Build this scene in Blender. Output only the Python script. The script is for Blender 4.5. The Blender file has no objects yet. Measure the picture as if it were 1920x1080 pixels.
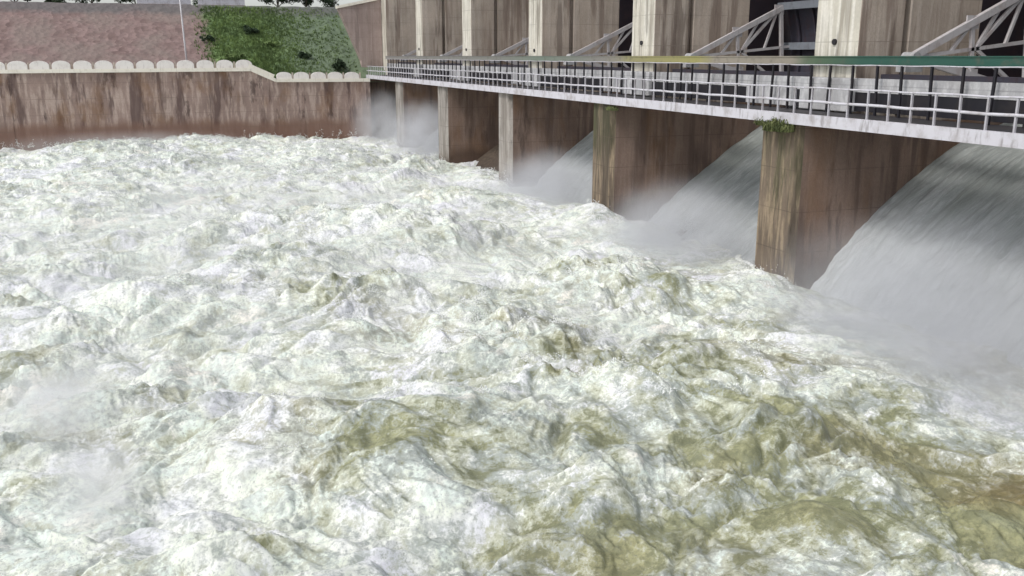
import bpy, math, random
import numpy as np
from mathutils import Vector, Matrix
R = math.radians
rnd = random.Random(7)
sc = bpy.context.scene
col = sc.collection

# ------------------------------------------------------------------ camera, world, sun, exposure
cam_d = bpy.data.cameras.new('camera')
cam = bpy.data.objects.new('camera', cam_d); col.objects.link(cam)
F_PX = 1750.0
cam_d.sensor_width = 36.0
cam_d.lens = 36.0 * F_PX / 1920.0
cam_d.clip_start = 0.1; cam_d.clip_end = 2000
cam.location = (0, 0, 0)
cam.rotation_euler = (R(90 - 13.96), 0, R(-20.10))
sc.camera = cam

world = bpy.data.worlds.new('World'); sc.world = world
world.use_nodes = True
wn = world.node_tree.nodes; wl = world.node_tree.links
bg = wn['Background']
sky = wn.new('ShaderNodeTexSky'); sky.sky_type = 'NISHITA'; sky.sun_disc = False
SUN_EL, SUN_AZ = 48.0, -105.0            # azimuth measured from +Y towards +X
sky.sun_elevation = R(SUN_EL); sky.sun_rotation = R(SUN_AZ)
sky.dust_density = 2.0; sky.air_density = 1.0; sky.ozone_density = 1.0
hs = wn.new('ShaderNodeHueSaturation'); hs.inputs['Saturation'].default_value = 0.35
wl.new(sky.outputs[0], hs.inputs['Color']); wl.new(hs.outputs[0], bg.inputs['Color'])
bg.inputs['Strength'].default_value = 0.15

sun_d = bpy.data.lights.new('sun', 'SUN'); sun = bpy.data.objects.new('sun', sun_d); col.objects.link(sun)
sun_d.energy = 1.3; sun_d.angle = R(14); sun_d.color = (1.0, 0.965, 0.92)
a, e = R(SUN_AZ), R(SUN_EL)
to_sun = Vector((math.sin(a) * math.cos(e), math.cos(a) * math.cos(e), math.sin(e)))
sun.rotation_euler = to_sun.to_track_quat('Z', 'Y').to_euler()
sun.location = to_sun * 60

sc.view_settings.view_transform = 'Standard'; sc.view_settings.look = 'None'
sc.view_settings.exposure = 0.32; sc.view_settings.gamma = 1.0
sc.cycles.volume_step_rate = 2.0
sc.cycles.volume_bounces = 2
sc.cycles.max_bounces = 6

# ------------------------------------------------------------------ helpers
def tag(o, label=None, cat=None, group=None, kind=None):
    if label: o['label'] = label
    if cat: o['category'] = cat
    if group: o['group'] = group
    if kind: o['kind'] = kind
    return o

def empty(name, loc=(0, 0, 0), label=None, cat=None, group=None):
    o = bpy.data.objects.new(name, None); col.objects.link(o); o.location = loc
    o.empty_display_size = 0.3
    return tag(o, label, cat, group)

class MB:
    """collects boxes, bars, tubes and polygons into ONE mesh object"""
    def __init__(s): s.v = []; s.f = []; s.m = []
    def poly(s, pts, faces, m=0):
        n = len(s.v); s.v += [tuple(p) for p in pts]
        s.f += [tuple(i + n for i in f) for f in faces]; s.m += [m] * len(faces)
    def box(s, x0, x1, y0, y1, z0, z1, m=0, mx=None):
        P = [(x0,y0,z0),(x1,y0,z0),(x1,y1,z0),(x0,y1,z0),(x0,y0,z1),(x1,y0,z1),(x1,y1,z1),(x0,y1,z1)]
        fs = [(0,3,2,1),(4,5,6,7),(0,1,5,4),(1,2,6,5),(2,3,7,6),(3,0,4,7)]
        n = len(s.v); s.v += P
        for k, f in enumerate(fs):
            s.f.append(tuple(i + n for i in f)); s.m.append(mx if (mx is not None and k == 5) else m)
    def bar(s, p, q, w, h, m=0, up=(0, 0, 1)):
        p, q = Vector(p), Vector(q); d = (q - p).normalized(); up = Vector(up)
        if abs(d.dot(up)) > .98: up = Vector((1, 0, 0))
        a = d.cross(up).normalized() * w / 2; b = a.cross(d).normalized() * h / 2
        P = [p-a-b, p+a-b, p+a+b, p-a+b, q-a-b, q+a-b, q+a+b, q-a+b]
        s.poly(P, [(0,1,2,3),(7,6,5,4),(0,4,5,1),(1,5,6,2),(2,6,7,3),(3,7,4,0)], m)
    def tube(s, pts, radii, n=8, m=0, cap=True):
        base = len(s.v); k = len(pts); pts = [Vector(p) for p in pts]
        for i, p in enumerate(pts):
            d = (pts[min(i+1, k-1)] - pts[max(i-1, 0)]).normalized()
            up = Vector((0, 0, 1)) if abs(d.z) < .9 else Vector((1, 0, 0))
            a = d.cross(up).normalized(); b = a.cross(d)
            r = radii[i] if hasattr(radii, '__len__') else radii
            for j in range(n):
                t = 2 * math.pi * j / n
                s.v.append(tuple(p + (a * math.cos(t) + b * math.sin(t)) * r))
        for i in range(k - 1):
            for j in range(n):
                s.f.append((base+i*n+j, base+i*n+(j+1)%n, base+(i+1)*n+(j+1)%n, base+(i+1)*n+j)); s.m.append(m)
        if cap:
            s.f.append(tuple(base + j for j in range(n))[::-1]); s.m.append(m)
            s.f.append(tuple(base + (k-1)*n + j for j in range(n))); s.m.append(m)
    def build(s, name, mats, parent=None, smooth=False, bevel=0):
        me = bpy.data.meshes.new(name); me.from_pydata(s.v, [], s.f)
        if not isinstance(mats, (list, tuple)): mats = [mats]
        for mt in mats: me.materials.append(mt)
        me.polygons.foreach_set('material_index', s.m)
        if smooth: me.polygons.foreach_set('use_smooth', [True] * len(s.f))
        me.update()
        import bmesh
        bm = bmesh.new(); bm.from_mesh(me); bmesh.ops.recalc_face_normals(bm, faces=bm.faces); bm.to_mesh(me); bm.free()
        o = bpy.data.objects.new(name, me); col.objects.link(o)
        if parent is not None: o.parent = parent
        if bevel:
            b = o.modifiers.new('bevel', 'BEVEL'); b.width = bevel; b.segments = 2; b.limit_method = 'ANGLE'
        return o

# numpy noise
_rs = np.random.RandomState(11)
_perm = _rs.permutation(4096).astype(np.int64)
_ang = _rs.rand(4096) * 2 * np.pi
_gx = np.cos(_ang).astype(np.float32); _gy = np.sin(_ang).astype(np.float32)
def pnoise(x, y, seed=0):
    x = x + seed * 37.17; y = y - seed * 91.73
    xi = np.floor(x).astype(np.int64); yi = np.floor(y).astype(np.int64)
    xf = (x - xi).astype(np.float32); yf = (y - yi).astype(np.float32)
    def g(ix, iy, dx, dy):
        h = _perm[(_perm[ix & 4095] + iy) & 4095]
        return _gx[h] * dx + _gy[h] * dy
    u = xf * xf * xf * (xf * (xf * 6 - 15) + 10); v = yf * yf * yf * (yf * (yf * 6 - 15) + 10)
    a = g(xi, yi, xf, yf); b = g(xi + 1, yi, xf - 1, yf)
    c = g(xi, yi + 1, xf, yf - 1); d = g(xi + 1, yi + 1, xf - 1, yf - 1)
    return ((a * (1 - u) + b * u) * (1 - v) + (c * (1 - u) + d * u) * v) * 1.45
def fbm(x, y, o, seed=0, gain=.5):
    s = 0; a = 1; t = 0
    for k in range(o):
        s = s + a * pnoise(x * 2**k, y * 2**k, seed + k * 3); t += a; a *= gain
    return s / t
def sstep(a, b, x):
    t = np.clip((x - a) / (b - a), 0, 1); return t * t * (3 - 2 * t)

def grid_mesh(name, P, mat, attrs=None, smooth=True):
    """P: (ny, nx, 3) array -> one grid mesh with optional float attributes"""
    ny, nx = P.shape[:2]
    me = bpy.data.meshes.new(name)
    me.vertices.add(ny * nx); me.vertices.foreach_set('co', P.astype(np.float32).ravel())
    i = np.arange((ny - 1) * (nx - 1)); r = i // (nx - 1); c = i % (nx - 1); b = r * nx + c
    q = np.stack([b, b + 1, b + nx + 1, b + nx], 1).astype(np.int32)
    me.loops.add(q.size); me.loops.foreach_set('vertex_index', q.ravel())
    me.polygons.add(len(q)); me.polygons.foreach_set('loop_start', np.arange(0, q.size, 4, dtype=np.int32))
    me.polygons.foreach_set('use_smooth', np.full(len(q), smooth))
    me.update(calc_edges=True)
    for k, v in (attrs or {}).items():
        at = me.attributes.new(k, 'FLOAT', 'POINT'); at.data.foreach_set('value', v.astype(np.float32).ravel())
    me.materials.append(mat)
    o = bpy.data.objects.new(name, me); col.objects.link(o)
    return o

# ------------------------------------------------------------------ materials
class NT:
    def __init__(s, name):
        s.mat = bpy.data.materials.new(name); s.mat.use_nodes = True
        s.t = s.mat.node_tree; s.n = s.t.nodes; s.b = s.n['Principled BSDF']
        s.out = s.n['Material Output']
    def set(s, node, name, v):
        if hasattr(v, 'is_output') or isinstance(v, bpy.types.NodeSocket): s.t.links.new(v, node.inputs[name])
        else:
            if isinstance(v, tuple) and len(v) == 3 and node.inputs[name].type == 'RGBA': v = (*v, 1)
            node.inputs[name].default_value = v
    def pos(s, scale=(1, 1, 1), loc=(0, 0, 0)):
        g = s.n.new('ShaderNodeNewGeometry'); m = s.n.new('ShaderNodeMapping')
        m.inputs['Scale'].default_value = scale; m.inputs['Location'].default_value = loc
        s.t.links.new(g.outputs['Position'], m.inputs['Vector']); return m.outputs[0]
    def sep(s, v):
        x = s.n.new('ShaderNodeSeparateXYZ'); s.t.links.new(v, x.inputs[0]); return x.outputs
    def noise(s, v, scale=1, detail=4, rough=.55, dist=0):
        x = s.n.new('ShaderNodeTexNoise'); s.t.links.new(v, x.inputs['Vector'])
        x.inputs['Scale'].default_value = scale; x.inputs['Detail'].default_value = detail
        x.inputs['Roughness'].default_value = rough; x.inputs['Distortion'].default_value = dist
        return x.outputs['Fac']
    def voro(s, v, scale=1, feature='F1', out='Distance'):
        x = s.n.new('ShaderNodeTexVoronoi'); x.feature = feature; s.t.links.new(v, x.inputs['Vector'])
        x.inputs['Scale'].default_value = scale; return x.outputs[out]
    def ramp(s, f, stops, interp='LINEAR'):
        x = s.n.new('ShaderNodeValToRGB'); x.color_ramp.interpolation = interp
        cr = x.color_ramp.elements
        while len(cr) < len(stops): cr.new(.5)
        for k, (p, c) in enumerate(stops):
            cr[k].position = p; cr[k].color = (*c, 1) if isinstance(c, tuple) else (c, c, c, 1)
        s.t.links.new(f, x.inputs[0]); return x.outputs[0]
    def mix(s, f, a, b, mode='MIX'):
        x = s.n.new('ShaderNodeMix'); x.data_type = 'RGBA'; x.blend_type = mode
        for nm, v in ((0, f), (6, a), (7, b)):
            if isinstance(v, bpy.types.NodeSocket): s.t.links.new(v, x.inputs[nm])
            elif nm == 0: x.inputs[0].default_value = v
            else: x.inputs[nm].default_value = (*v, 1) if isinstance(v, tuple) else (v, v, v, 1)
        return x.outputs[2]
    def math(s, op, a, b=0, c=0, clamp=False):
        x = s.n.new('ShaderNodeMath'); x.operation = op; x.use_clamp = clamp
        for k, v in enumerate((a, b, c)):
            if isinstance(v, bpy.types.NodeSocket): s.t.links.new(v, x.inputs[k])
            else: x.inputs[k].default_value = v
        return x.outputs[0]
    def rng(s, v, a, b, c=0., d=1., smooth=True):
        x = s.n.new('ShaderNodeMapRange'); x.interpolation_type = 'SMOOTHSTEP' if smooth else 'LINEAR'
        s.t.links.new(v, x.inputs[0])
        for k, q in enumerate((a, b, c, d)): x.inputs[k + 1].default_value = q
        return x.outputs[0]
    def bump(s, h, strength=.5, dist=.05, normal=None):
        x = s.n.new('ShaderNodeBump'); x.inputs['Strength'].default_value = strength; x.inputs['Distance'].default_value = dist
        s.t.links.new(h, x.inputs['Height'])
        if normal is not None: s.t.links.new(normal, x.inputs['Normal'])
        return x.outputs[0]
    def attr(s, name):
        x = s.n.new('ShaderNodeAttribute'); x.attribute_name = name; return x.outputs['Fac']
    def fin(s, color=None, rough=.9, bump=None, spec=.3, metal=0):
        if color is not None: s.set(s.b, 'Base Color', color)
        s.set(s.b, 'Roughness', rough); s.b.inputs['Specular IOR Level'].default_value = spec
        s.b.inputs['Metallic'].default_value = metal
        if bump is not None: s.set(s.b, 'Normal', bump)
        return s.mat

def concrete(name, base, light, dark, wetz=None, streak=.6, lightamt=.35, sx=(2.2, 2.2, .10), moss=0., mossz=-3.2, rust=0., wetcol=(.085, .055, .04), seed=0.):
    m = NT(name)
    P = m.pos(loc=(seed, seed * 1.7, 0))
    big = m.noise(P, .35, 4, .6)
    c = m.mix(m.rng(big, .35, .7), base, tuple(v * .72 for v in base))
    st1 = m.noise(m.pos(scale=sx, loc=(seed, 3, 0)), 1, 5, .62)
    st2 = m.noise(m.pos(scale=tuple(v * 2.6 for v in sx), loc=(9, seed, 4)), 1, 4, .6)
    st3 = m.noise(m.pos(scale=(sx[0] * .8, sx[1] * .8, sx[2] * 1.6), loc=(21, 7, seed)), 1, 5, .65)
    c = m.mix(m.math('MULTIPLY', m.rng(st2, .46, .60), lightamt), c, light)
    c = m.mix(m.math('MULTIPLY', m.rng(st1, .5, .60), streak), c, dark)
    c = m.mix(m.math('MULTIPLY', m.rng(st3, .56, .64), streak * .9), c, tuple(v * .55 for v in dark))
    if rust:
        st4 = m.noise(m.pos(scale=(sx[0] * .5, sx[1] * .5, sx[2] * 2), loc=(2, 31, 5)), 1, 4, .6)
        c = m.mix(m.math('MULTIPLY', m.rng(st4, .48, .7), rust), c, (.22, .12, .06))
    z = m.sep(m.pos())[2]
    if moss:
        zz = m.math('ADD', z, m.math('MULTIPLY', st2, 3.0))
        up = m.rng(zz, mossz - .2, mossz + 2.2)
        c = m.mix(m.math('MULTIPLY', m.math('MULTIPLY', up, m.rng(st1, .40, .58)), moss), c, (.035, .042, .018))
        c = m.mix(m.math('MULTIPLY', m.math('MULTIPLY', up, m.rng(st3, .52, .62)), moss * .7), c, (.12, .125, .06))
    if wetz is not None:
        zw = m.math('ADD', z, m.math('MULTIPLY', m.math('SUBTRACT', big, .5), 1.6))
        c = m.mix(m.math('MULTIPLY', m.rng(zw, wetz + .8, wetz - .3), .85), c, wetcol)
    # form-board lines: one lift joint every 1.5 m
    zj = m.math('PINGPONG', m.math('ADD', z, 40.0), .75)
    j = m.rng(zj, .0, .03, 1, 0)
    c = m.mix(m.math('MULTIPLY', j, m.rng(big, .35, .6, .2, .8)), c, tuple(v * .5 for v in base))
    fine = m.noise(P, 9, 5, .7)
    c = m.mix(m.rng(fine, .3, .75, 0, .25), c, tuple(v * .5 for v in base))
    h = m.math('ADD', m.math('MULTIPLY', fine, .5), m.math('MULTIPLY', st2, .8))
    return m.fin(c, .88, m.bump(h, .6, .05), .25)

M = {}
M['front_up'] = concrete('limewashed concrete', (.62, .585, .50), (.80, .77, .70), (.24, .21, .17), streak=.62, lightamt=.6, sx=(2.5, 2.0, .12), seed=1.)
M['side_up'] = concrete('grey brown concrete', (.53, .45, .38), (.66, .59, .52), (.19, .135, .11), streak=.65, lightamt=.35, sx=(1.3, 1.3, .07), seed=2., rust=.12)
M['front_low'] = concrete('mossy stained concrete', (.19, .148, .11), (.42, .33, .22), (.05, .04, .032), streak=.7, lightamt=.55, sx=(1.7, 1.7, .17), moss=.6, mossz=-4.2, wetz=-8.4, seed=3.)
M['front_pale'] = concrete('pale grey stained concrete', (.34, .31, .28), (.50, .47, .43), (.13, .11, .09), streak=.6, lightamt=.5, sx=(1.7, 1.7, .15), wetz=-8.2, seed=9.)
M['side_low'] = concrete('damp brown concrete', (.27, .19, .152), (.37, .285, .235), (.10, .072, .062), streak=.6, lightamt=.25, sx=(1.1, 1.1, .10), rust=.5, wetz=-7.6, seed=4.)
M['wall'] = concrete('rain streaked retaining wall concrete', (.34, .25, .215), (.62, .50, .43), (.10, .065, .06), streak=.8, lightamt=.5, sx=(.8, .8, .13), rust=.6, wetz=-6.7, wetcol=(.20, .115, .085), seed=5.)
M['wing'] = concrete('pinkish wing wall concrete', (.42, .33, .30), (.5, .42, .38), (.25, .19, .17), streak=.4, seed=6.)
M['chute'] = concrete('wet spillway concrete', (.10, .075, .058), (.16, .13, .1), (.05, .04, .03), streak=.5, seed=7.)
M['grey_beam'] = concrete('pale grey weathered beam', (.46, .46, .47), (.62, .62, .62), (.25, .24, .24), streak=.35, lightamt=.5, sx=(1.2, 1.2, .5), seed=8.)

def paint(name, c, dirt, rough=.55, amt=.5, sc_=1.6):
    m = NT(name); P = m.pos()
    n = m.noise(P, sc_, 5, .65); n2 = m.noise(m.pos(scale=(6, 6, 1.2)), 1, 4, .6)
    k = m.mix(m.math('MULTIPLY', m.rng(n, .45, .75), amt), c, dirt)
    k = m.mix(m.math('MULTIPLY', m.rng(n2, .55, .7), amt * .7), k, tuple(v * .6 for v in dirt))
    return m.fin(k, rough, m.bump(n2, .3, .01), .4)
M['white_paint'] = paint('weathered white paint', (.55, .54, .58), (.28, .25, .24), amt=.75)
M['cream'] = paint('cream painted coping', (.80, .76, .66), (.50, .44, .34), amt=.4)
M['cream_arch'] = paint('pale painted arch', (.78, .74, .70), (.52, .46, .42), amt=.45)
M['rail_paint'] = paint('greyed rail paint', (.42, .41, .44), (.22, .19, .18), amt=.7)
M['dark_steel'] = paint('painted strip shade', (.014, .013, .018), (.035, .028, .025))
M['deck'] = paint('dark steel deck grating', (.035, .033, .037), (.07, .06, .05))
M['gate_steel'] = paint('pale grey gate steel', (.52, .50, .51), (.30, .22, .20), amt=.5)
M['bay_shade'] = paint('painted bay shade', (.022, .016, .022), (.05, .028, .028), amt=.6)  # near-black colour for the shade deep in the gate bays
M['skin'] = paint('dark rusty skin plate', (.05, .048, .065), (.07, .035, .035), amt=.6)
M['skin_rib'] = paint('blue grey girder', (.20, .22, .25), (.10, .09, .10), amt=.5)
M['pole'] = paint('galvanised pole', (.55, .53, .55), (.35, .3, .3))
# green pipe whose paint has worn off in long stretches
m = NT('worn green pipe paint'); y = m.sep(m.pos())[1]
n = m.noise(m.pos(scale=(.3, 1, .3)), .22, 3, .5)
yy = m.math('ADD', y, m.math('MULTIPLY', n, 6))
stops = [(0, (.018, .08, .06)), (.115, (.024, .085, .062)), (.15, (.075, .12, .07)), (.175, (.26, .235, .19)), (.235, (.28, .25, .20)), (.26, (.30, .28, .10)), (.34, (.28, .26, .13)), (.38, (.22, .21, .19)), (.50, (.16, .20, .16)), (.6, (.2, .2, .18)), (1, (.24, .23, .22))]
k = m.ramp(m.rng(yy, 20, 100, smooth=False), stops)
k = m.mix(m.rng(m.noise(m.pos(), 3, 5), .5, .75, 0, .5), k, (.10, .09, .07))
M['pipe'] = m.fin(k, .5, None, .4)

# turbulent water
m = NT('turbulent white water')
P = m.pos()
foam = m.attr('foam'); tint = m.attr('tint'); crest = m.attr('crest')
wn1 = m.n.new('ShaderNodeTexNoise'); wn1.inputs['Scale'].default_value = .9; wn1.inputs['Detail'].default_value = 3
m.t.links.new(P, wn1.inputs['Vector'])
va = m.n.new('ShaderNodeVectorMath'); va.operation = 'MULTIPLY_ADD'
m.t.links.new(wn1.outputs['Color'], va.inputs[0]); va.inputs[1].default_value = (.4, .4, .4); m.t.links.new(P, va.inputs[2])
PW = va.outputs[0]
n1 = m.noise(PW, 2.4, 12, .80, .15)
n2 = m.noise(PW, 11, 8, .82, .1)
n3 = m.noise(P, 1.1, 5, .65, .3)
cell = m.voro(PW, 3.4, 'DISTANCE_TO_EDGE'); lace = m.rng(cell, .0, .11, 1, 0)
cell2 = m.voro(PW, 9.0, 'DISTANCE_TO_EDGE'); lace2 = m.rng(cell2, .0, .14, 1, 0)
f = m.math('ADD', foam, m.math('MULTIPLY', m.math('SUBTRACT', n1, .5), 2.6))
f = m.math('ADD', f, m.math('MULTIPLY', m.math('SUBTRACT', n2, .5), 1.7))
f = m.math('ADD', f, m.math('MULTIPLY', lace, m.math('MULTIPLY', m.rng(n1, .44, .56), .28)))
f = m.math('ADD', f, m.math('MULTIPLY', lace2, .12))
olive = m.mix(tint, (.225, .235, .135), (.16, .125, .05))
olive = m.mix(m.rng(n1, .42, .60), olive, m.mix(tint, (.40, .40, .225), (.26, .21, .10)))
olive = m.mix(m.rng(n2, .54, .62, 0, .6), olive, (.10, .10, .055))
c = m.mix(m.rng(f, -.04, .54), olive, m.mix(tint, m.mix(m.rng(n3, .42, .58), (.53, .545, .43), (.42, .455, .43)), (.41, .37, .27)))
cast = m.noise(P, .42, 4, .62)
white = m.ramp(cast, [(.36, (.80, .795, .84)), (.42, (.87, .88, .89)), (.47, (.90, .91, .85)), (.53, (.85, .89, .76)), (.58, (.80, .88, .80)), (.66, (.90, .86, .77))])
white = m.mix(m.rng(n1, .54, .40), white, m.mix(.55, white, (.44, .47, .46)))
white = m.mix(m.rng(n2, .52, .40, 0, .8), white, (.50, .52, .50))
c = m.mix(m.rng(f, .42, 1.08), c, white)
c = m.mix(m.math('MULTIPLY', m.rng(n3, .52, .66), .42), c, m.mix(.5, c, (.30, .33, .27)))
c = m.mix(m.rng(n2, .42, .34, 0, .7), c, (.20, .21, .165))
rg = m.rng(f, .2, .7, .28, .85)
h = m.math('ADD', m.math('MULTIPLY', n2, .9), m.math('MULTIPLY', n1, 1.0))
h = m.math('ADD', h, m.math('MULTIPLY', m.noise(P, 30, 4, .8), .35))
m.fin(c, rg, m.bump(h, .5, .06), .2)
M['water'] = m.mat

m = NT('white drops'); M['drops'] = m.fin((.80, .81, .80), .5, None, .3)
# falling sheet under the gates
m = NT('falling water sheet')
P = m.pos(scale=(.30, 1.9, .30)); q = m.noise(P, 1, 9, .74, .5); q2 = m.noise(m.pos(scale=(1.3, 5.5, 1.3)), 1, 6, .75, .3)
big = m.noise(m.pos(scale=(.16, .5, .16)), 1, 4, .6)
ft = m.attr('foam')
k = m.mix(m.rng(q, .38, .62), (.29, .315, .305), (.41, .435, .425))
k = m.mix(m.rng(q2, .5, .66, 0, .55), k, (.60, .62, .62))
k = m.mix(m.rng(big, .4, .62, 0, .5), k, (.24, .26, .24))
k = m.mix(m.math('MULTIPLY', ft, m.rng(q2, .3, .6, .5, 1.)), k, (.56, .58, .60))
m.fin(k, .7, m.bump(m.math('ADD', q, q2), .7, .14), .2)
M['sheet'] = m.mat

def leafmat(name, a, b, sc_=.8):
    m = NT(name); n = m.noise(m.pos(), sc_, 4, .6); n2 = m.noise(m.pos(), sc_ * 9, 2, .6)
    k = m.mix(m.rng(n, .35, .65), a, b); k = m.mix(m.rng(n2, .3, .7, 0, .5), k, tuple(v * .55 for v in a))
    return m.fin(k, .8, None, .2)
M['leaf'] = leafmat('dark foliage', (.03, .05, .025), (.06, .09, .045))
M['grass'] = leafmat('slope grass', (.14, .20, .08), (.23, .32, .11), .35)
M['tuft'] = leafmat('tuft grass', (.08, .10, .04), (.20, .22, .09), 3)
M['bark'] = paint('bark', (.09, .07, .05), (.05, .04, .03))

# embankment: rough pink-brown stone pitching on the left, turf on the right
m = NT('embankment stone and turf'); P = m.pos(); x, y, z = m.sep(P)
vs = m.voro(P, 1.6, 'F1', 'Color'); vd = m.voro(P, 1.6)
bw = m.n.new('ShaderNodeRGBToBW'); m.t.links.new(vs, bw.inputs[0])
st = m.mix(bw.outputs[0], (.17, .118, .108), (.30, .215, .20))
st = m.mix(m.rng(m.noise(P, .25, 5, .6), .4, .65), st, (.24, .19, .17))
st = m.mix(m.rng(m.noise(P, 3.5, 4, .7), .5, .75, 0, .7), st, (.14, .10, .085))
gn = m.noise(P, .5, 6, .62)
gr = m.mix(m.rng(gn, .35, .65), (.12, .18, .08), (.20, .29, .11))
gr = m.mix(m.rng(m.noise(P, 2.5, 5, .7), .45, .7, 0, .8), gr, (.045, .065, .035))
edge = m.math('ADD', x, m.math('MULTIPLY', m.math('SUBTRACT', m.noise(P, .6, 5, .6), .5), 5))
g_right = m.rng(edge, 10.5, 15.5)
gr = m.mix(m.math('MULTIPLY', g_right, .75), gr, (.15, .185, .135))
c = m.mix(m.rng(edge, 4.3, 6.0), st, gr)
top = m.math('ADD', m.math('SUBTRACT', z, 1.0), m.math('MULTIPLY', m.math('SUBTRACT', gn, .5), 1.6))
c = m.mix(m.rng(top, 3.1, 4.0, 0, .8), c, (.13, .125, .125))
M['bank'] = m.fin(c, .95, m.bump(m.math('ADD', vd, gn), .8, .15), .15)
m = NT('earth'); n = m.noise(m.pos(), .05, 6, .6)
M['ground'] = m.fin(m.mix(m.rng(n, .4, .6), (.10, .12, .06), (.20, .17, .13)), .95, None, .1)
m = NT('asphalt'); n = m.noise(m.pos(), 1.2, 6, .6)
M['road'] = m.fin(m.mix(m.rng(n, .3, .7), (.10, .10, .105), (.17, .165, .165)), .9, None, .2)

# ------------------------------------------------------------------ terrain behind the left wall
WY = 100.0                                                     # face of the training wall
nx, ny = 240, 90
X = np.linspace(-70, 30, nx)[None, :].repeat(ny, 0)
T = np.linspace(0, 1, ny)[:, None].repeat(nx, 1)
Y = WY + 1.0 + T * 18
base = -1.75 - .95 * sstep(7.5, 11.5, X)
ZS = base + np.clip((Y - WY - 2.6), 0, 13.2) * ((5.6 - base) / 13.2)
rough = sstep(.1, .2, T) * (1 - sstep(.82, .86, T))
ZS = ZS + rough * (.16 * fbm(X * .9, Y * .9, 4, 40) + .10 * np.abs(pnoise(X * 2.3, Y * 2.3, 50)))
tag(grid_mesh('embankment', np.stack([X, Y, ZS], 2), M['bank']), kind='structure')
mb = MB(); mb.poly([(-70, 118.9, 5.5), (60, 118.9, 5.5), (60, 2000, 5.45), (-900, 2000, 5.45), (-900, 118.9, 5.45)], [(0, 1, 2, 3, 4)])
tag(mb.build('ground', M['ground']), kind='structure')
mb = MB(); mb.box(-70, 60, 119.2, 125, 5.3, 5.61); tag(mb.build('road', M['road']), kind='structure')
mb = MB(); mb.poly([(-400, -80, -11), (400, -80, -11), (400, 600, -11), (-400, 600, -11)], [(0, 1, 2, 3)])
tag(mb.build('riverbed', M['ground']), kind='structure')

# ------------------------------------------------------------------ river water surface
def warp(x, y, s=1.0):
    return x + s * fbm(x * .16, y * .16, 2, 61) * 2.6, y + s * fbm(x * .16, y * .16, 2, 67) * 2.6
OLIVE = [(3.4,18.0,1.3,.9),(5.2,18.8,1.2,.6),(-.7,24.0,.9,1.0),(-.3,29.5,.9,.8),(3.1,38.2,1.5,.8),(5.1,24.3,1.2,.7),(3.3,20.8,.9,.8),(8.4,17.6,.9,.9),(9.9,22.1,2.3,.4),(12.3,20.5,1.5,.8),(15.4,12.6,2.0,1.5),(13.8,10.8,1.6,1.4),(7.4,13.4,1.3,.9),(5.6,14.1,1.2,.9),(10.7,13.3,1.5,.7),(14.3,15.5,1.7,.8),(13.1,17.6,.8,.7),(5.4,16.7,1.0,.6),(17.1,23.8,1.5,.6),(-1.0,20.5,1.2,.5),(-3.2,19.8,.8,.4),(5.2,31.6,1.9,.5),(-3.9,46.0,1.5,.7),(6.2,50.0,2.2,.6),(9.5,30.8,1.2,.5),(-2.6,63.9,1.6,.5),(3.4,57.0,2.1,.5),(-4.5,27.8,.8,.5),(.8,15.2,.9,.4),(10.3,15.5,1.0,.6),(1.2,23.5,.7,.5)]
WHITE = [(-2.6,24.1,1.9),(2.1,22.8,1.0),(-1.9,32.7,2.0),(1.4,30.8,1.7),(12.8,24.8,1.3),(-1.6,16.9,1.5),(4.5,14.9,.8),(-.3,16.4,1.2),(19.8,27.0,1.4),(2.0,18.2,.8),(-3.9,31.5,1.5),(14.5,36.8,2.9),(14.9,25.9,1.5)]
SWELL = [(20.4,28.9,1.3,.2),(20.4,44,1.2,.25),(20.5,59,1.2,.25),(16.5,21,3,.3),(4.6,19.0,3.0,.55),(-.6,24.4,1.3,.35),(3.6,38.5,2.6,.6),(6.3,46.0,4.5,.7),(5.2,31.5,3.0,.5),(12.3,21.0,2.0,.35),(9.6,19.2,2.2,.35),(2.5,95,5.5,.5),(8,90,6,.3),(18.2,71.5,1.6,.9),(20.5,62,2,.5),(-4,60,4,.4),(8,66,5,.5),(20.0,43,2.2,.45),(19.6,28,1.6,.35),(-1,34,2.2,.5),(9,27,2.6,.5),(15,30,3,.5),(1.5,45,2.5,.55),(10.5,42,3.5,.6),(16.5,50,4,.6),(0,75,5,.7),(12,78,5,.8),(-6,90,5,.6),(15,62,3,.55),(7.5,23.5,1.8,.4),(1.2,20.5,1.6,.35),(12.5,15.5,1.8,.35),(7.2,15.2,1.5,.35),(3,26.5,2,.4)]
def sab(v): return np.sqrt(v * v + .012)
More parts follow.
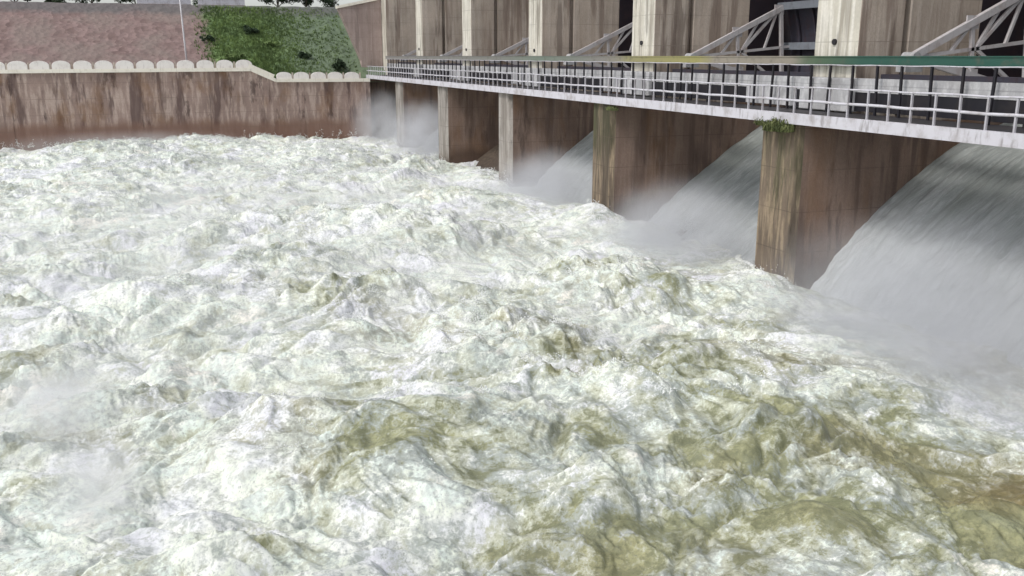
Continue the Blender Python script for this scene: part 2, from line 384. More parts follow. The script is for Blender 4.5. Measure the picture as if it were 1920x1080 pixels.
def water_fields(X, Y):
    xw, yw = warp(X, Y)
    z = .80 * fbm(xw * .13, yw * .16, 2, 1)
    b1 = 1 - np.abs(pnoise(xw * .26, yw * .32, 5)); b2 = sab(pnoise(xw * .42, yw * .55, 9))
    xw2 = xw + .5 * pnoise(X * .7, Y * .7, 13); yw2 = yw + .5 * pnoise(X * .7, Y * .7, 17)
    b3 = sab(pnoise(xw2 * .85, yw2 * 1.0, 15)); b4 = sab(pnoise(xw2 * 1.7, yw2 * 2.0, 19))
    b5 = sab(pnoise(xw2 * 3.4, yw2 * 3.9, 23)); b6 = pnoise(xw2 * 7, yw2 * 7.6, 27); b7 = pnoise(xw2 * 14, yw2 * 15, 31)
    kx = sstep(7, 15, X) * (1 - sstep(35, 60, Y))                      # streaks: with the flow at left, along the dam near it
    sA = fbm(xw2 * .32, yw2 * 1.25, 4, 43, .6); sB = fbm(xw2 * 1.15, yw2 * .36, 4, 47, .6)
    st = sA * (1 - kx) + sB * kx
    fA = fbm(xw2 * 1.3, yw2 * 4.2, 3, 53, .6); fB = fbm(xw2 * 4.2, yw2 * 1.4, 3, 57, .6)
    sf = fA * (1 - kx) + fB * kx
    z = z + .72 * (b2 - .3) + .30 * (b3 - .3) + .10 * (b4 - .3) - .2 * (b1 - .7)
    z = z + .20 * st; z = z * (1 - .25 * sstep(30, 70, Y))
    turb = fbm(xw2 * 1.6, yw2 * 1.9, 5, 121, .66); patch = sstep(-.25, .35, fbm(X * .45, Y * .5, 2, 131))
    fizz = fbm(X * 6.5, Y * 7.5, 2, 141, .7)
    z = z + .17 * turb * (.45 + .75 * patch) + .026 * fizz * (.4 + patch) + .07 * np.maximum(turb, 0)**1.5 * patch
    z = (z - .12 * sstep(14, 18, X)) * (1 - .5 * sstep(15.5, 19, X) * (1 - sstep(62, 75, Y)))
    for cx, cy, r, h in SWELL:
        z = z + 1.45 * h * np.exp(-((X - cx)**2 + (Y - cy)**2) / (r * r))
    # calmer slope of water running off from the foot of the sheets
    f = .77 + .95 * fbm(xw * .26, yw * .34, 5, 33, .65) + .34 * st + .30 * sf + .55 * turb + .18 * (b3 - .3)
    ridge = (1 - sab(pnoise(xw2 * .55, yw2 * .7, 37)))**6
    ridge2 = (1 - sab(pnoise(xw2 * 1.3, yw2 * 1.5, 41)))**7
    f = f + .44 * ridge + .34 * ridge2 - .05
    f = f + .08 * sstep(22, 50, Y) - .05 - .20 * sstep(-.05, .45, fbm(X * .16 + 4, Y * .13, 3, 151, .6))
    right = sstep(1.0, 8.0, X) * (1 - sstep(15, 26, Y))
    f = f - .28 * right 
    f = f - .12 * sstep(10, 16, X) * sstep(15, 20, Y) * (1 - sstep(30, 50, Y))
    for cx, cy, r, s in OLIVE:
        rr = (X - cx)**2 + (Y - cy)**2
        f = f - .74 * s * np.exp(-rr / (r * r) * 1.1)
    for cx, cy, r in WHITE:
        f = f + .28 * np.exp(-((X - cx)**2 + (Y - cy)**2) / (r * r))
    tint = sstep(13.6, 15.6, X + .35 * (Y - 12) + .9 * pnoise(X * .8, Y * .8, 71)) * (1 - sstep(12.8, 14.4, Y)) * .9 + .38 * sstep(-.05, .4, fbm(xw * .22, yw * .22, 2, 77)) * (1 - sstep(26, 40, Y))
    return z, f, np.clip(tint, 0, 1), b3
ys = [4.0]
while ys[-1] < WY + .6: ys.append(ys[-1] + min(max(ys[-1]**2 / 11000, .038), .24))
ys = np.array(ys); NXc = 1080
Yg = ys[:, None].repeat(NXc, 1)
lo = -6 - .24 * ys; hi = np.full_like(ys, 24.5)
Xg = lo[:, None] + (hi - lo)[:, None] * np.linspace(0, 1, NXc)[None, :]
Zg, Fg, Tg, Cg = water_fields(Xg, Yg)
Dx = .10 * pnoise(Xg * 1.1, Yg * 1.3, 81); Dy = .14 * pnoise(Xg * 1.2, Yg * 1.4, 85)
Pw = np.stack([Xg + Dx, Yg + Dy, -8.45 + Zg], 2)
tag(grid_mesh('river_water', Pw, M['water'], {'foam': Fg, 'tint': Tg, 'crest': Cg}), kind='structure')
# foam flecks and drops torn off the crests
rs = np.random.RandomState(5)
hz = Pw[:, :, 2]; loc_hi = hz - fbm(Xg * .1, Yg * .1, 1, 3) * .2
wgt = sstep(-8.35, -7.6, loc_hi) * sstep(.3, .8, Fg) * sstep(14, 20, Yg) * (Yg**.4) * np.gradient(ys)[:, None]
pick = rs.choice(wgt.size, 2600, p=(wgt / wgt.sum()).ravel())
base = Pw.reshape(-1, 3)[pick]
foot = [(20.7, y_ + dy_, -8.25) for y_ in (28.9, 43.9, 58.9, 73.9, 88.9) for dy_ in np.linspace(-1.6, 1.6, 9)] + [(x_, 99.6, -8.4) for x_ in np.linspace(-16, 20, 70)]
nbase = len(base); base = np.concatenate([base, np.array(foot) + rs.normal(0, .15, (len(foot), 3))])
tet = np.array([(1, 0, -.7), (-1, 0, -.7), (0, 1, .7), (0, -1, .7)])
nb = 0; allv = []
for bi, b in enumerate(base):
    k = rs.randint(10, 34); d = rs.normal(0, 1, 2); d /= np.hypot(*d) + 1e-6; sp_ = rs.uniform(.1, .5); up_ = rs.uniform(.06, .34) if bi < nbase else rs.uniform(.3, .9)
    t = rs.rand(k); q = np.stack([b[0] + d[0] * sp_ * t + rs.normal(0, .10, k), b[1] + d[1] * sp_ * t + rs.normal(0, .10, k),
                                 b[2] + .02 + up_ * 4 * t * (1 - t) * rs.rand(k)], 1)
    sz = .006 + .018 * rs.rand(k)**3 + .00025 * b[1]
    for p_, z_ in zip(q, sz): allv.append(p_ + tet * z_ * rs.uniform(.6, 1.4, (1, 3)))
allv = np.concatenate(allv); nt = len(allv) // 4
fi = (np.arange(nt)[:, None, None] * 4 + np.array([(0, 1, 2), (0, 3, 1), (0, 2, 3), (1, 3, 2)])[None]).reshape(-1, 3)
me = bpy.data.meshes.new('spray_drops'); me.from_pydata(allv.tolist(), [], fi.tolist()); me.materials.append(M['drops'])
o = bpy.data.objects.new('spray_drops', me); col.objects.link(o); tag(o, kind='stuff')
# the same river beyond the left edge and behind the camera, coarser
Xo, Yo = np.meshgrid(np.linspace(-120, 26, 300), np.linspace(-60, WY + .5, 330))
Zo, Fo, To, Co = water_fields(Xo, Yo)
o = grid_mesh('river_water', np.stack([Xo, Yo, -9.9 + Zo * .5], 2), M['water'], {'foam': Fo, 'tint': To, 'crest': Co})
tag(o, kind='structure')

# ------------------------------------------------------------------ spillway, piers, gates
SP = 15.0; PW = 2.4
YF = [15.2 + SP * k for k in range(7)]          # far side of each pier; pier fills [YF-2.4, YF]
NOSE, UPX, BACK = 21.0, 23.2, 37.0
prof = [(37, -12), (37, -4.6), (32.5, -4.4), (29.5, -4.9), (27, -6.0), (24.5, -7.6), (22.5, -9.0), (20, -9.8), (18, -10), (18, -12)]
mb = MB(); n = len(prof)
mb.poly([(x, 10, z) for x, z in prof] + [(x, 103.5, z) for x, z in prof],
        [tuple(range(n)), tuple(range(2*n-1, n-1, -1))] + [(i, (i+1) % n, n + (i+1) % n, n + i) for i in range(n)])
tag(mb.build('spillway_weir', M['chute']), 'dark wet concrete spillway slope at the foot of the dam bays', 'spillway')

plabels = {
    0: 'dam pier closest to the camera, right of the largest one',
    1: 'largest dam pier, brown streaked, with a grass tuft on its nose',
    2: 'dam pier with black moss streaks, second largest, left of the grass tufted one',
    3: 'pale slender dam pier standing in mist between a shut bay and a spilling bay',
    4: 'dam pier left of the shut bay, its foot in rolling foam',
    5: 'hazy grey dam pier farthest along the walkway before the abutment',
}
for k in range(6):
    yf = YF[k]; yn = yf - PW
    P = empty('dam_pier', (NOSE, yn + PW / 2, -9), plabels[k], 'dam pier', 'concrete piers of the dam')
    off = (-NOSE, -(yn + PW/2), 9)
    def pb(name, boxes, mats, bevel=.05, parent=P):
        mb = MB()
        for b in boxes: mb.box(b[0]+off[0], b[1]+off[0], b[2]+off[1], b[3]+off[1], b[4]+off[2], b[5]+off[2], b[6], b[7])
        return mb.build(name, mats, parent, bevel=bevel)
    # lower shaft with chamfered nose
    mb = MB(); ch = .22
    pl = [(NOSE, yn+ch), (NOSE+ch, yn), (BACK, yn), (BACK, yf), (NOSE+ch, yf), (NOSE, yf-ch)]
    P0 = [(x+off[0], y+off[1], -11+9) for x, y in pl]; P1 = [(x+off[0], y+off[1], -2.36+9) for x, y in pl]
    mb.poly(P0+P1, [(5,4,3,2,1,0),(6,7,8,9,10,11)] + [(i,(i+1)%6,6+(i+1)%6,6+i) for i in range(1,4)], 1)
    mb.poly(P0+P1, [(i,(i+1)%6,6+(i+1)%6,6+i) for i in (0,4,5)], 0)
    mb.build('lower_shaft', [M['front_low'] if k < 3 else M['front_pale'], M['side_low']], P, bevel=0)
    # upper shaft, set back behind the walkway, with a recess for the gate arm
    pb('upper_shaft', [(UPX, 25.15, yn, yf, -2.36, 9, 1, 0), (25.15, 25.45, yn+.35, yf-.35, -2.36, 9, 1, None),
                       (25.45, BACK, yn+.06, yf-.06, -2.36, 9, 1, None)], [M['front_up'], M['side_up']], .04)
    pb('pedestal', [(UPX-.35, UPX-.02, yn-.25, yf+.25, -1.94, -.78, 0, None)], M['grey_beam'], .03)
    mb = MB()  # thin dark sheets on the pier sides stand in for gate bay shadow
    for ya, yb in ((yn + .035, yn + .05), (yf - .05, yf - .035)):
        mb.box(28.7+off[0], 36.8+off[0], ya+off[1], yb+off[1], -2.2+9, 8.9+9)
    mb.build('bay_shade_plate', M['bay_shade'], P)
    # drain holes and stains: small dark weep pipe on the face
    mb = MB(); zz = .35 + .15 * (k % 3)
    mb.tube([(UPX-.07+off[0], yn+1.25+off[1], zz+9), (UPX+.2+off[0], yn+1.25+off[1], zz+9)], .11, 10)
    mb.build('weep_pipe', M['dark_steel'], P)

# abutment at the far end
A = empty('dam_abutment', (NOSE, 104, -9), 'grey concrete abutment closing the far end of the walkway with a sloping pink wing', 'abutment')
mb = MB(); mb.box(-.3, 16, -1.4, 3.2, -2, 6.62, 0, 1); mb.build('lower_wall', [M['side_low'], M['front_low']], A)
mb = MB(); mb.box(2.2, 16, -1.1, 1.4, 6.7, 18, 0, 1); mb.build('upper_shaft', [M['side_up'], M['front_up']], A)
mb = MB()
w = [(-.35, 6.65), (2.15, 6.65), (2.15, 15.0), (-2.5, 14.0), (-.2, 8.5)]
mb.poly([(x, 1.0, z) for x, z in w] + [(x, 2.2, z) for x, z in w], [(0,1,2,3,4),(9,8,7,6,5)] + [(i,(i+1)%5,5+(i+1)%5,5+i) for i in range(5)])
mb.build('wing_wall', M['wing'], A)
mb = MB(); mb.bar((-2.7, 1.3, 14.1), (2.1, 1.3, 15.12), .9, .28); mb.build('coping', M['cream'], A)

# unseen slab added over the pier tops to shade the gate bays
mb = MB(); mb.box(25, 34, 10, 106, 9.003, 9.9); mb.box(24.9, 25.2, 10, 106, 9.9, 10.9); mb.box(33.8, 34.1, 10, 106, 9.9, 10.9)
tag(mb.build('shade_slab', M['side_up']), 'unseen concrete slab added on the pier tops to shade the gate bays', 'added shade slab')

# radial gates: trunnions, two lattice arms, skin plate, girders
TX, TZ, GR = 24.9, -.05, 6.4
glabels = [
    'radial gate with the largest lattice arms in view, in the bay at the right edge',
    'radial gate with a lattice arm crossing the bay between the two largest piers',
    'radial gate whose arm tip shows between the second and third large piers',
    'shut radial gate in the dry bay behind the pale slender pier',
    'radial gate over the misty bay near the far end of the dam',
    'radial gate in the bay beside the abutment',
]
LIP = [-21, -22.5, -30, -47, -30, -38]
for k in range(6):
    y0, y1 = YF[k], YF[k+1] - PW; ym = (y0 + y1) / 2
    G = empty('radial_gate', (TX, ym, TZ), glabels[k], 'sluice gate', 'radial gates between the piers')
    hw = (y1 - y0) / 2
    lip = LIP[k]; topa = 62 + lip * .25
    pt = lambda t, r=GR: (r * math.cos(R(t)), r * math.sin(R(t)))
    mb = MB(); N = 20
    for s, rr in ((0, GR), (1, GR + .06)):
        for i in range(N + 1):
            x, z = pt(lip + (topa - lip) * i / N, rr)
            mb.v += [(x, -hw + .12, z), (x, hw - .12, z)]
    nn = 2 * (N + 1)
    for i in range(N):
        a = 2 * i
        mb.f += [(a, a+1, a+3, a+2), (nn+a, nn+a+2, nn+a+3, nn+a+1)]; mb.m += [0, 0]
    mb.f += [(0, nn, nn+1, 1), (2*N, 2*N+1, nn+2*N+1, nn+2*N)]; mb.m += [0, 0]
    for i in range(N):
        a = 2 * i; mb.f += [(a, a+2, nn+a+2, nn+a), (a+1, nn+a+1, nn+a+3, a+3)]; mb.m += [0, 0]
    mb.build('skin_plate', M['skin'], G)
    span = 26 - max(lip + 6, -17)
    au, al = (25, max(lip + 8, -16))
    for t in (au, (au + al) / 2, al):
        mb = MB(); x, z = pt(t, GR - .42)
        mb.bar((x, -hw + .3, z), (x, hw - .3, z), .36, .36, up=(1, 0, 0))
        mb.build('girder', M['skin_rib'], G)
    for t in (au + 14, au + 28):
        mb = MB(); x, z = pt(t, GR - .2)
        mb.bar((x, -hw + .2, z), (x, hw - .2, z), .2, .25); mb.build('stiffener', M['skin_rib'], G)
    for i in range(9):
        mb = MB(); yy = -hw + 1 + i * (2 * hw - 2) / 8
        for q in range(10):
            ta, tb = lip + (topa - lip) * q / 10, lip + (topa - lip) * (q + 1) / 10
            xa, za = pt(ta, GR - .09); xb, zb = pt(tb, GR - .09)
            mb.bar((xa, yy, za), (xb, yy, zb), .1, .16, up=(0, 1, 0))
        mb.build('rib', M['skin'], G)
    for s in (-1, 1):
        ya = s * (hw - .75)
        mb = MB()
        L = GR - .6
        def P_(t, f): return (L * f * math.cos(R(t)), ya, L * f * math.sin(R(t)))
        w = .21
        am = (au + al) / 2
        for t in (au, al): mb.bar(P_(t, .02), P_(t, 1.0), w, w + .04)
        mb.bar(P_(am, .02), P_(am, 1), w * .6, w * .6)
        mb.bar(P_(au, .5), P_(al, .5), w * .6, w * .7)
        mb.bar(P_(au, .98), P_(al, .98), w * .8, w * .8)
        mb.bar(P_(au, .94), P_(am, .5), w * .6, w * .6); mb.bar(P_(am, .5), P_(al, .94), w * .6, w * .6)
        mb.bar(P_(au, .94), P_(am, .74), w * .5, w * .5); mb.bar(P_(au, .74), P_(am, .5), w * .5, w * .5)
        mb.bar(P_(au, .5), P_(am, .3), w * .5, w * .5)
        # gusset plates
        for t, fr in ((au, .96), (au, .5), (al, .5)):
            c = Vector(P_(t, fr)); mb.box(c.x-.28, c.x+.28, c.y-.03, c.y+.03, c.z-.24, c.z+.24)
        a_ = mb.build('arm', M['gate_steel'], G)
        mb = MB(); mb.tube([(0, ya - .3, 0), (0, ya + .3, 0)], .19, 14); mb.box(-.4, .35, ya-.24, ya+.24, -.5, -.16)
        mb.build('trunnion', M['grey_beam'], a_)
    mb = MB(); mb.bar((-.35, -hw + .02, -.86), (-.35, hw - .02, -.86), .55, .5, up=(1, 0, 0))
    mb.build('trunnion_beam', M['skin'], G)

# falling sheets of water
def sheet(k, dz, dens, cut=1.0):
    y0, y1 = YF[k] - .05, YF[k+1] - PW + .05
    pr = np.array([(34, -1.5), (32.4, -1.9), (31, -2.35), (29.5, -2.85), (28, -3.42), (27, -4.05), (25.9, -4.8), (24.9, -5.55), (24, -6.3), (23, -7.3), (22.1, -8.4), (21.2, -9.8)])
    n = 150; s = np.linspace(0, len(pr) - 1, n); i = np.clip(s.astype(int), 0, len(pr) - 2); t = s - i
    P = pr[i] * (1 - t)[:, None] + pr[i + 1] * t[:, None]
    for _ in range(6): P[1:-1] = (P[:-2] + P[1:-1] * 2 + P[2:]) / 4
    m_ = 260; yy = np.linspace(y0, y1, m_)
    Xs = P[:, 0][:, None].repeat(m_, 1); Zs = P[:, 1][:, None].repeat(m_, 1); Ys = yy[None, :].repeat(n, 0)
    u = np.linspace(0, 1, n)[:, None]
    lowering = dz * sstep(34, 27, Xs)
    rib = .10 * pnoise(Ys * .9, Xs * .12, 90 + k) + .07 * np.abs(pnoise(Ys * 2.0, Xs * .3, 95 + k)) + .05 * fbm(Ys * 4, Xs * .9, 3, 99 + k, .6)
    rough = .16 * fbm(Ys * 1.2, Xs * 1.0 + Zs, 4, 103 + k)
    wgt = sstep(31, 28, Xs)
    Zs = Zs + lowering + rib * (.3 + wgt * .6) + rough * sstep(26, 22.5, Xs) * 1.1
    Xs = Xs - (rib + rough * sstep(27, 23, Xs)) * .8
    foam = np.clip(sstep(27.5, 22.0, Xs + 1.2 * fbm(Ys * .8, Xs * .3, 3, 107)) * .75 + .15 * pnoise(Ys * 3, Xs * .3, 111), 0, 1)
    o = grid_mesh('spillway_water', np.stack([Xs, Ys, Zs], 2), M['sheet'], {'foam': foam})
    tag(o, kind='structure')
sheet(0, .0, 1); sheet(1, -1.35, 1); sheet(2, -.8, 1); sheet(4, -1.0, 1); sheet(5, -1.6, 1)

# ------------------------------------------------------------------ walkway along the pier noses
D0, D1 = 12.6, 102.4
Wk = empty('walkway', (20.7, D0, -2.33), 'long narrow footbridge with a thick white edge beam resting on the pier noses', 'footbridge')
mb = MB(); mb.box(.12, 2.5, 0, D1-D0, .22, .34); mb.build('deck_floor', M['deck'], Wk)
mb = MB(); mb.box(0, .12, 0, D1-D0, 0, .38); mb.box(.12, .22, 0, D1-D0, .003, .05); mb.build('edge_beam', M['white_paint'], Wk)
mb = MB(); mb.box(2.3, 2.45, 0, D1-D0, -.02, .21); mb.build('inner_beam', M['dark_steel'], Wk)
for i in range(30):
    y = .6 + i * 3.05
    if y > D1 - D0 - .2: break
    mb = MB(); mb.box(.13, 2.29, y, y+.14, .02, .215); mb.build('cross_beam', M['dark_steel'], Wk)

Fr = empty('railing', (20.78, D0, -1.95), 'white three line railing on the downstream edge of the walkway', 'railing')
L = D1 - D0
def rail(par, z, r, name, mat):
    mb = MB(); n = 90
    pts = [(.012 * math.sin(i * 1.7), L * i / n, z + .012 * math.sin(i * 2.3 + z)) for i in range(n + 1)]
    mb.tube(pts, r, 8); return mb.build(name, mat, par, smooth=True)
rail(Fr, .90, .028, 'top_rail', M['white_paint']); rail(Fr, .44, .045, 'middle_rail', M['white_paint'])
proto = None
npost = int(L / .93)
for i in range(npost):
    if proto is None:
        mb = MB(); mb.box(-.03, .03, -.028, .028, -.22, .9); mb.box(-.05, -.031, -.06, .06, -.2, -.04); proto = mb.build('post', M['rail_paint'], Fr); o = proto
    else:
        o = proto.copy(); col.objects.link(o); o.parent = Fr
    o.location = (rnd.uniform(-.008, .008), .45 + i * .93, 0); o.rotation_euler = (rnd.uniform(-.02, .02), rnd.uniform(-.02, .02), 0)

Br = empty('railing', (22.75, D0, -1.98), 'dark post railing with a thin pale top wire on the inner walkway side', 'railing')
rail(Br, 1.66, .022, 'top_rail', M['white_paint'])
proto = None
for i in range(int(L / 1.2)):
    if proto is None:
        mb = MB(); mb.box(-.035, .035, -.04, .04, 0, 1.66); proto = mb.build('post', M['dark_steel'], Br); o = proto
    else:
        o = proto.copy(); col.objects.link(o); o.parent = Br
    o.location = (0, .35 + i * 1.2 + rnd.uniform(-.13, .13), 0); o.rotation_euler = (rnd.uniform(-.03, .03), rnd.uniform(-.02, .02), 0)

mb = MB(); mb.box(0, .05, 0, L, -.15, .15); mb.box(-.03, -.001, 0, L, -.15, -.11); mb.box(-.03, -.001, 0, L, .11, .15)
o = mb.build('fascia_board', M['pipe']); o.location = (22.92, D0, -.15)
tag(o, 'long flat board above the dark posts, green fading to olive and grey', 'fascia board')
# pale parapet strip behind the inner railing
Pp = empty('parapet_beam', (23.02, D0, -1.3), 'pale grey horizontal beam running behind the dark railing posts', 'beam')
mb = MB(); mb.box(0, .12, 0, L, .06, .54); mb.build('beam', M['grey_beam'], Pp)
mb = MB(); mb.box(.03, .09, 0, L, -.60, .055); mb.build('shade_strip', M['dark_steel'], Pp)  # dark strip under the beam stands in for the unlit bay behind
for i, (a, b) in enumerate([(31.0, 34.2), (46.0, 48.2), (61, 63), (75.8, 78)]):
    mb = MB(); mb.box(-.03, -.005, a-D0, b-D0, -.58, .50); mb.build('panel', M['grey_beam'], Pp)

# grass tuft on the big pier nose
def tuft(loc, n, spread, h, label, name='grass_tuft', mat='tuft'):
    mb = MB(); T = empty(name, loc, label, 'plant') if False else None
    for i in range(n):
        a = rnd.uniform(0, 2*math.pi); r = spread * math.sqrt(rnd.random()); x, y = r*math.cos(a)*.6, r*math.sin(a)
        hh = h * rnd.uniform(.4, 1) * (1.1 - r / spread * .5); b = rnd.uniform(0, 2*math.pi); lean = rnd.uniform(.2, .9)
        dx, dy = math.cos(b), math.sin(b); w = .018
        p0 = Vector((x, y, 0)); p1 = p0 + Vector((dx*lean*hh*.4, dy*lean*hh*.4, hh*.7)); p2 = p0 + Vector((dx*lean*hh*1.0, dy*lean*hh*1.0, hh*(.9 - lean * .9)))
        s = Vector((-dy, dx, 0)) * w
        mb.poly([p0-s, p0+s, p1+s*.8, p1-s*.8, p2], [(0,1,2,3), (3,2,4)])
    o = mb.build(name, M[mat]); o.location = loc
    return tag(o, label, 'plant')
tuft((20.66, 28.6, -2.62), 700, .72, .72, 'shaggy olive grass tuft on top of the largest pier nose, under the walkway edge')
tuft((20.85, 29.75, -2.5), 220, .4, .5, 'small dark weed clump on the far corner of the largest pier nose')
tuft((20.75, 42.3, -2.6), 200, .45, .35, 'small weed clump on the nose of the second largest pier')

# ------------------------------------------------------------------ training wall with arched parapet
prof = [(-70, -1.75), (8.5, -1.45), (10.9, -2.55), (20.6, -2.6)]
mb = MB()
top = prof; n = len(top)
fr = [(x, WY, z) for x, z in top] + [(20.6, WY, -11), (-70, WY, -11)]
bk = [(x, WY + 2.2, z) for x, z in top] + [(20.6, WY + 2.2, -11), (-70, WY + 2.2, -11)]
q = len(fr)
mb.poly(fr + bk, [tuple(range(q)), tuple(range(2*q-1, q-1, -1))] + [(i, (i+1) % q, q + (i+1) % q, q + i) for i in range(q)])
for x in (-25, -13.6, -2.2, 4.2, 13.6): mb.box(x, x + .07, WY - .03, WY + .001, -11, -2.7)
tag(mb.build('retaining_wall', M['wall']), 'long brown streaked concrete retaining wall rising from the foaming water at left', 'wall')

Pa = empty('parapet', (0, WY, -1.5), 'cream parapet of half round panels along the top of the streaked retaining wall', 'parapet')
def zt(x):
    for (xa, za), (xb, zb) in zip(prof, prof[1:]):
        if xa <= x <= xb: return za + (zb - za) * (x - xa) / (xb - xa)
    return prof[-1][1]
mb = MB()
for (xa, za), (xb, zb) in zip(prof, prof[1:]):
    mb.bar((xa, .35, za + 1.5 + .13), (xb, .35, zb + 1.5 + .13), 1.0, .34, up=(0, 0, 1))
mb.build('coping', M['cream'], Pa)
mb = MB(); za, zb = prof[1][1] + 1.5, prof[2][1] + 1.5
mb.bar((8.35, .1, za + .55), (10.75, .1, zb + .55), .25, .32); mb.build('sloping_kerb', M['cream'], Pa)
def arch(x, w, h, parent):
    z = zt(x) + 1.5 + .29; n = 10
    pts = [(x - w/2, z)] + [(x + w/2 * math.cos(math.pi - math.pi * i / n) , z + h * .42 + h * .58 * math.sin(math.pi * i / n)) for i in range(n + 1)] + [(x + w/2, z)]
    k = len(pts); mb = MB()
    mb.poly([(a, -.02, b) for a, b in pts] + [(a, .2, b) for a, b in pts], [tuple(range(k)), tuple(range(2*k-1, k-1, -1))] + [(i, (i+1) % k, k + (i+1) % k, k + i) for i in range(k)])
    mb.build('arch_panel', M['cream_arch'], parent, bevel=.02)
def ppost(x, parent):
    z = zt(x) + 1.5; mb = MB(); mb.box(x - .07, x + .07, .02, .2, z + .28, z + .92); mb.build('post', M['side_up'], parent)
x = 7.85
while x > -34:
    arch(x, 1.62 if x > -9 else 1.7, .80, Pa); ppost(x - .93, Pa); x -= 1.86
x = 11.75
while x < 20.3:
    arch(x, 1.55, .68, Pa); ppost(x + .87, Pa); x += 1.74

# ------------------------------------------------------------------ plants, pole and things on the embankment
mb = MB()
for i in range(9000):
    x = 3.6 + 16.6 * rnd.random(); y = 102.8 + 12.6 * rnd.random()
    if rnd.random() > (.12 + .88 * min(1, max(0, (x - 4.4) / 2)) - .75 * min(1, max(0, (x - 11) / 7))) : continue
    b = -1.75 - .95 * min(1, max(0, (x - 7.5) / 4)); z = b + min(max(y - WY - 2.6, 0), 13.2) * ((5.6 - b) / 13.2)
    for j in range(3):
        a = rnd.uniform(0, math.pi); h = rnd.uniform(.12, .36) * (1 if x < 13 else .7); w = rnd.uniform(.03, .09)
        dx, dy = math.cos(a) * w, math.sin(a) * w; ox, oy = rnd.uniform(-.15, .15), rnd.uniform(-.15, .15)
        mb.poly([(x+ox-dx, y+oy-dy, z-.03), (x+ox+dx, y+oy+dy, z-.03), (x+ox+rnd.uniform(-.12, .12), y+oy-.1, z+h)], [(0, 1, 2)])
tag(mb.build('grass', M['grass']), kind='stuff')

def shrub(name, loc, rx, rz, n, label, cat='shrub', trunk=None, mat='leaf', leaf=.16, group=None, flat=False):
    T = empty(name, loc, label, cat, group)
    if trunk:
        mb = MB(); mb.tube([(0, 0, -.2), (.1, .05, trunk * .5), (0, 0, trunk + rz * .6)], [.16, .11, .05], 8)
        for q in range(4):
            a = q * 1.6; mb.tube([(.05, 0, trunk * .75), (math.cos(a) * rx * .6, math.sin(a) * rx * .6, trunk + rz * .7)], [.07, .02], 6)
        mb.build('trunk', M['bark'], T)
    mb = MB(); cz = (trunk or 0) + rz * .75
    cl = [(rnd.gauss(0, .5) * rx, rnd.gauss(0, .5) * rx, cz + rnd.gauss(0, .42) * rz, rnd.uniform(.25, .5)) for _ in range(16)]
    for i in range(n):
        cx, cy, c_, s = rnd.choice(cl)
        v = Vector((rnd.gauss(0, 1), rnd.gauss(0, 1), rnd.gauss(0, 1))).normalized() * (rnd.random() ** .4)
        p = Vector((cx, cy, c_)) + Vector((v.x * s * rx, v.y * s * rx, v.z * s * rz))
        if p.z < 0.02: p.z = rnd.uniform(.02, .3)
        a = Vector((rnd.gauss(0, 1), rnd.gauss(0, 1), rnd.gauss(0, 1))).normalized(); b = a.orthogonal().normalized()
        l = leaf * rnd.uniform(.6, 1.3)
        mb.poly([p - a*l, p + b*l*.5, p + a*l, p - b*l*.5], [(0, 1, 2, 3)])
    mb.build('crown' if trunk else 'foliage', M[mat], T)
    return T
def slope_z(x, y):
    b = -1.75 - .95 * min(1, max(0, (x - 7.5) / 4)); return b + min(max(y - WY - 2.6, 0), 13.2) * ((5.6 - b) / 13.2)
shrub('bush', (5.0, 108.6, slope_z(5, 108.6) - .1), .5, .35, 500, 'small dark bush on the slope where the stone meets the grass', 'bush')
for i, (x, y, r, h, lb) in enumerate([
    (9.6, 110.3, .8, .5, 'dark bush in the upper middle of the grassy slope'),
    (7.2, 105.2, .7, .4, 'low bush near the bottom of the grassy slope close to its left edge'),
    (11.5, 108.6, .9, .4, 'wide low bush in the centre of the grassy slope'),
    (18.2, 104.6, .9, .7, 'bush on the grass against the foot of the wing wall'),
    (14.8, 106.6, .6, .4, 'small bush low on the right part of the grassy slope')]):
    shrub('bush', (x, y, slope_z(x, y) - .08), r, h, 700, lb, 'bush', mat='grass' if i in (1, 2) else 'leaf')
trees = [(-15.5, 127, 1.6, 1.2, .8, 'low dark tree above the stone slope at the left edge of the picture'),
         (-11.0, 128, 1.5, 1.0, .9, 'dark tree on the bank top, second from the left edge'),
         (-7.2, 127, 1.4, 1.3, 1.0, 'dark tree on the bank top between two pale gaps of sky'),
         (-2.4, 129, 1.7, 1.2, .9, 'dark tree on the bank top just left of the long white wall'),
         (6.2, 133, 1.2, 1.3, 1.1, 'small tree behind the gap between the two white walls'),
         (14.5, 126, 1.8, 1.4, .8, 'dark tree on the bank top right of the white walls above the grass'),
         (18.3, 128, 1.6, 1.6, 1.0, 'dark tree on the bank top behind the wing wall'),
         (22.0, 130, 1.8, 1.4, 1.2, 'tree beyond the abutment at the far end of the dam')]
for x, y, rx, rz, tr, lb in trees:
    shrub('tree', (x, y, 5.4), rx * 1.35, rz * 1.1, 2200, lb, 'tree', trunk=tr, group='trees along the bank top')
for x0, x1, lb in ((-2.0, 3.9, 'long white wall on the bank top left of the pole'), (4.7, 10.0, 'shorter white wall on the bank top right of the pole')):
    Wl = empty('roadside_wall', (x0, 120, 5.5), lb, 'wall', 'white walls along the bank top')
    mb = MB(); mb.box(0, x1 - x0, 0, .3, .35, 1.15); mb.build('panel', M['white_paint'], Wl)
    mb = MB(); mb.box(-.05, x1 - x0 + .05, -.06, .36, -.2, .345); mb.build('plinth', M['side_low'], Wl)
    mb = MB()
    mb.box(-.06, x1 - x0 + .06, -.08, .38, 1.152, 1.26); mb.build('coping', M['cream'], Wl)
Lp = empty('lamp_pole', (2.55, 103.4, -1.6), 'thin pale leaning pole standing on the stone slope behind the parapet', 'pole')
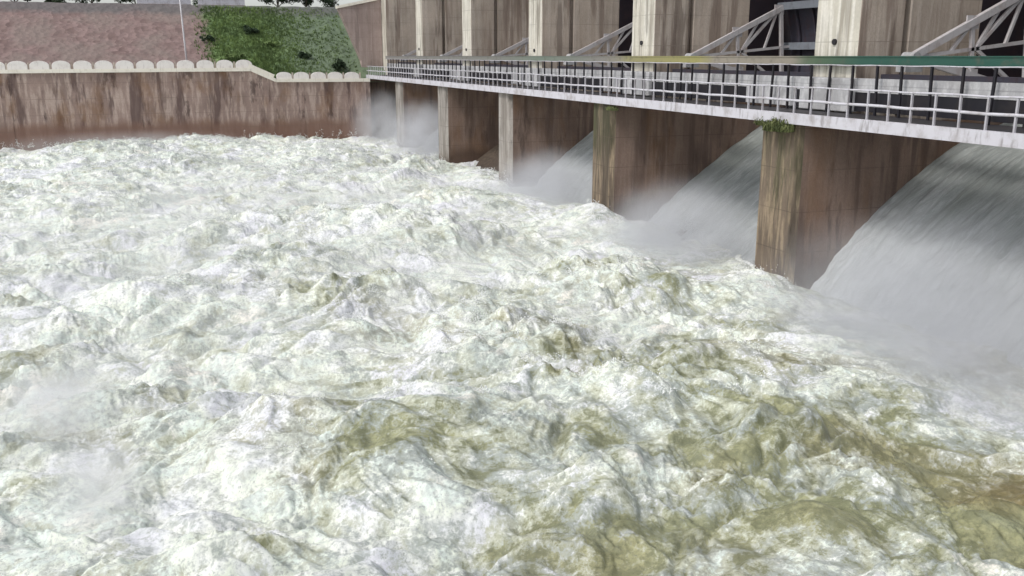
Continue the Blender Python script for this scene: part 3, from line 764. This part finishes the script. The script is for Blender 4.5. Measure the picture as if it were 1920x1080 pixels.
mb = MB(); mb.tube([(0, 0, -.4), (-.12, 0, 3.5), (-.25, 0, 8.2)], [.11, .09, .06], 10); mb.build('shaft', M['pole'], Lp, smooth=True)
mb = MB(); mb.tube([(-.25, 0, 8.1), (-.5, -.5, 8.5), (-.6, -1.3, 8.6)], [.04, .035, .03], 8); mb.build('bracket', M['pole'], Lp, smooth=True)
mb = MB(); mb.box(-.7, -.5, -1.8, -1.2, 8.55, 8.68); mb.build('lamp_head', M['grey_beam'], Lp, bevel=.02)
mb = MB(); mb.box(-.2, .2, -.2, .2, -.5, .12); mb.build('footing', M['grey_beam'], Lp, bevel=.02)

# ------------------------------------------------------------------ spray clouds at the feet of the sheets
def mist_material(name, dens, nscale, color=(.80, .81, .86)):
    m = bpy.data.materials.new(name); m.use_nodes = True; t = m.node_tree; n = t.nodes; n.remove(n['Principled BSDF'])
    v = n.new('ShaderNodeVolumePrincipled'); v.inputs['Color'].default_value = (*color, 1); v.inputs['Anisotropy'].default_value = .1
    tc = n.new('ShaderNodeTexCoord'); ln = n.new('ShaderNodeVectorMath'); ln.operation = 'LENGTH'
    t.links.new(tc.outputs['Object'], ln.inputs[0])
    mr = n.new('ShaderNodeMapRange'); mr.interpolation_type = 'SMOOTHSTEP'
    t.links.new(ln.outputs['Value'], mr.inputs[0]); mr.inputs[1].default_value = .98; mr.inputs[2].default_value = .15
    g = n.new('ShaderNodeNewGeometry'); no = n.new('ShaderNodeTexNoise'); no.inputs['Scale'].default_value = nscale; no.inputs['Detail'].default_value = 5; no.inputs['Roughness'].default_value = .62; no.inputs['Distortion'].default_value = .5
    t.links.new(g.outputs['Position'], no.inputs['Vector'])
    nr = n.new('ShaderNodeMapRange'); t.links.new(no.outputs['Fac'], nr.inputs[0]); nr.inputs[1].default_value = .33; nr.inputs[2].default_value = .68
    nr.inputs[3].default_value = .05; nr.inputs[4].default_value = 1.6
    mu = n.new('ShaderNodeMath'); mu.operation = 'MULTIPLY'; t.links.new(mr.outputs[0], mu.inputs[0]); t.links.new(nr.outputs[0], mu.inputs[1])
    m2 = n.new('ShaderNodeMath'); m2.operation = 'MULTIPLY'; t.links.new(mu.outputs[0], m2.inputs[0]); m2.inputs[1].default_value = dens
    t.links.new(m2.outputs[0], v.inputs['Density']); t.links.new(v.outputs[0], n['Material Output'].inputs['Volume'])
    return m
import bmesh
def mist(c, r, dens, ns=.5, colr=(.90, .91, .945)):
    bm = bmesh.new(); bmesh.ops.create_icosphere(bm, subdivisions=3, radius=1.0)
    me = bpy.data.meshes.new('spray_mist'); bm.to_mesh(me); bm.free()
    me.materials.append(mist_material('spray mist', dens, ns, colr))
    o = bpy.data.objects.new('spray_mist', me); col.objects.link(o); o.location = c; o.scale = r
    tag(o, kind='stuff')
mist((20.8, 20.6, -7.5), (5.0, 7.6, 3.6), .30)
mist((18.8, 19.5, -8.4), (3.4, 8.5, 1.6), .50, .9)
mist((21.6, 36.4, -8.0), (3.8, 6.2, 3.2), .42)
mist((20.0, 37.2, -8.6), (3.0, 6.2, 1.5), .50, .9)
mist((21.4, 51.6, -8.0), (3.8, 6.2, 3.2), .42)
mist((19.6, 53.0, -8.6), (3.2, 7.0, 1.6), .40, .9)
mist((21.8, 82.0, -7.4), (4.4, 7.2, 4.4), .42)
mist((21.4, 96.0, -7.0), (4.6, 6.6, 4.4), .26)
mist((-3.0, 23.0, -8.1), (1.7, 3.4, 1.2), .75, 1.9, (.98, .98, .99))
mist((-1.9, 19.0, -8.4), (1.3, 2.6, .9), .9, 1.6, (.98, .98, .99))
mist((19.6, 27.6, -8.5), (2.0, 2.6, 1.1), .5, 1.2)
mist((-4, 97.5, -8.4), (15, 4.0, 1.8), .16, .35)
mist((5, 44, -8.35), (22, 44, 1.5), .13, .55, (.98, .98, .985))
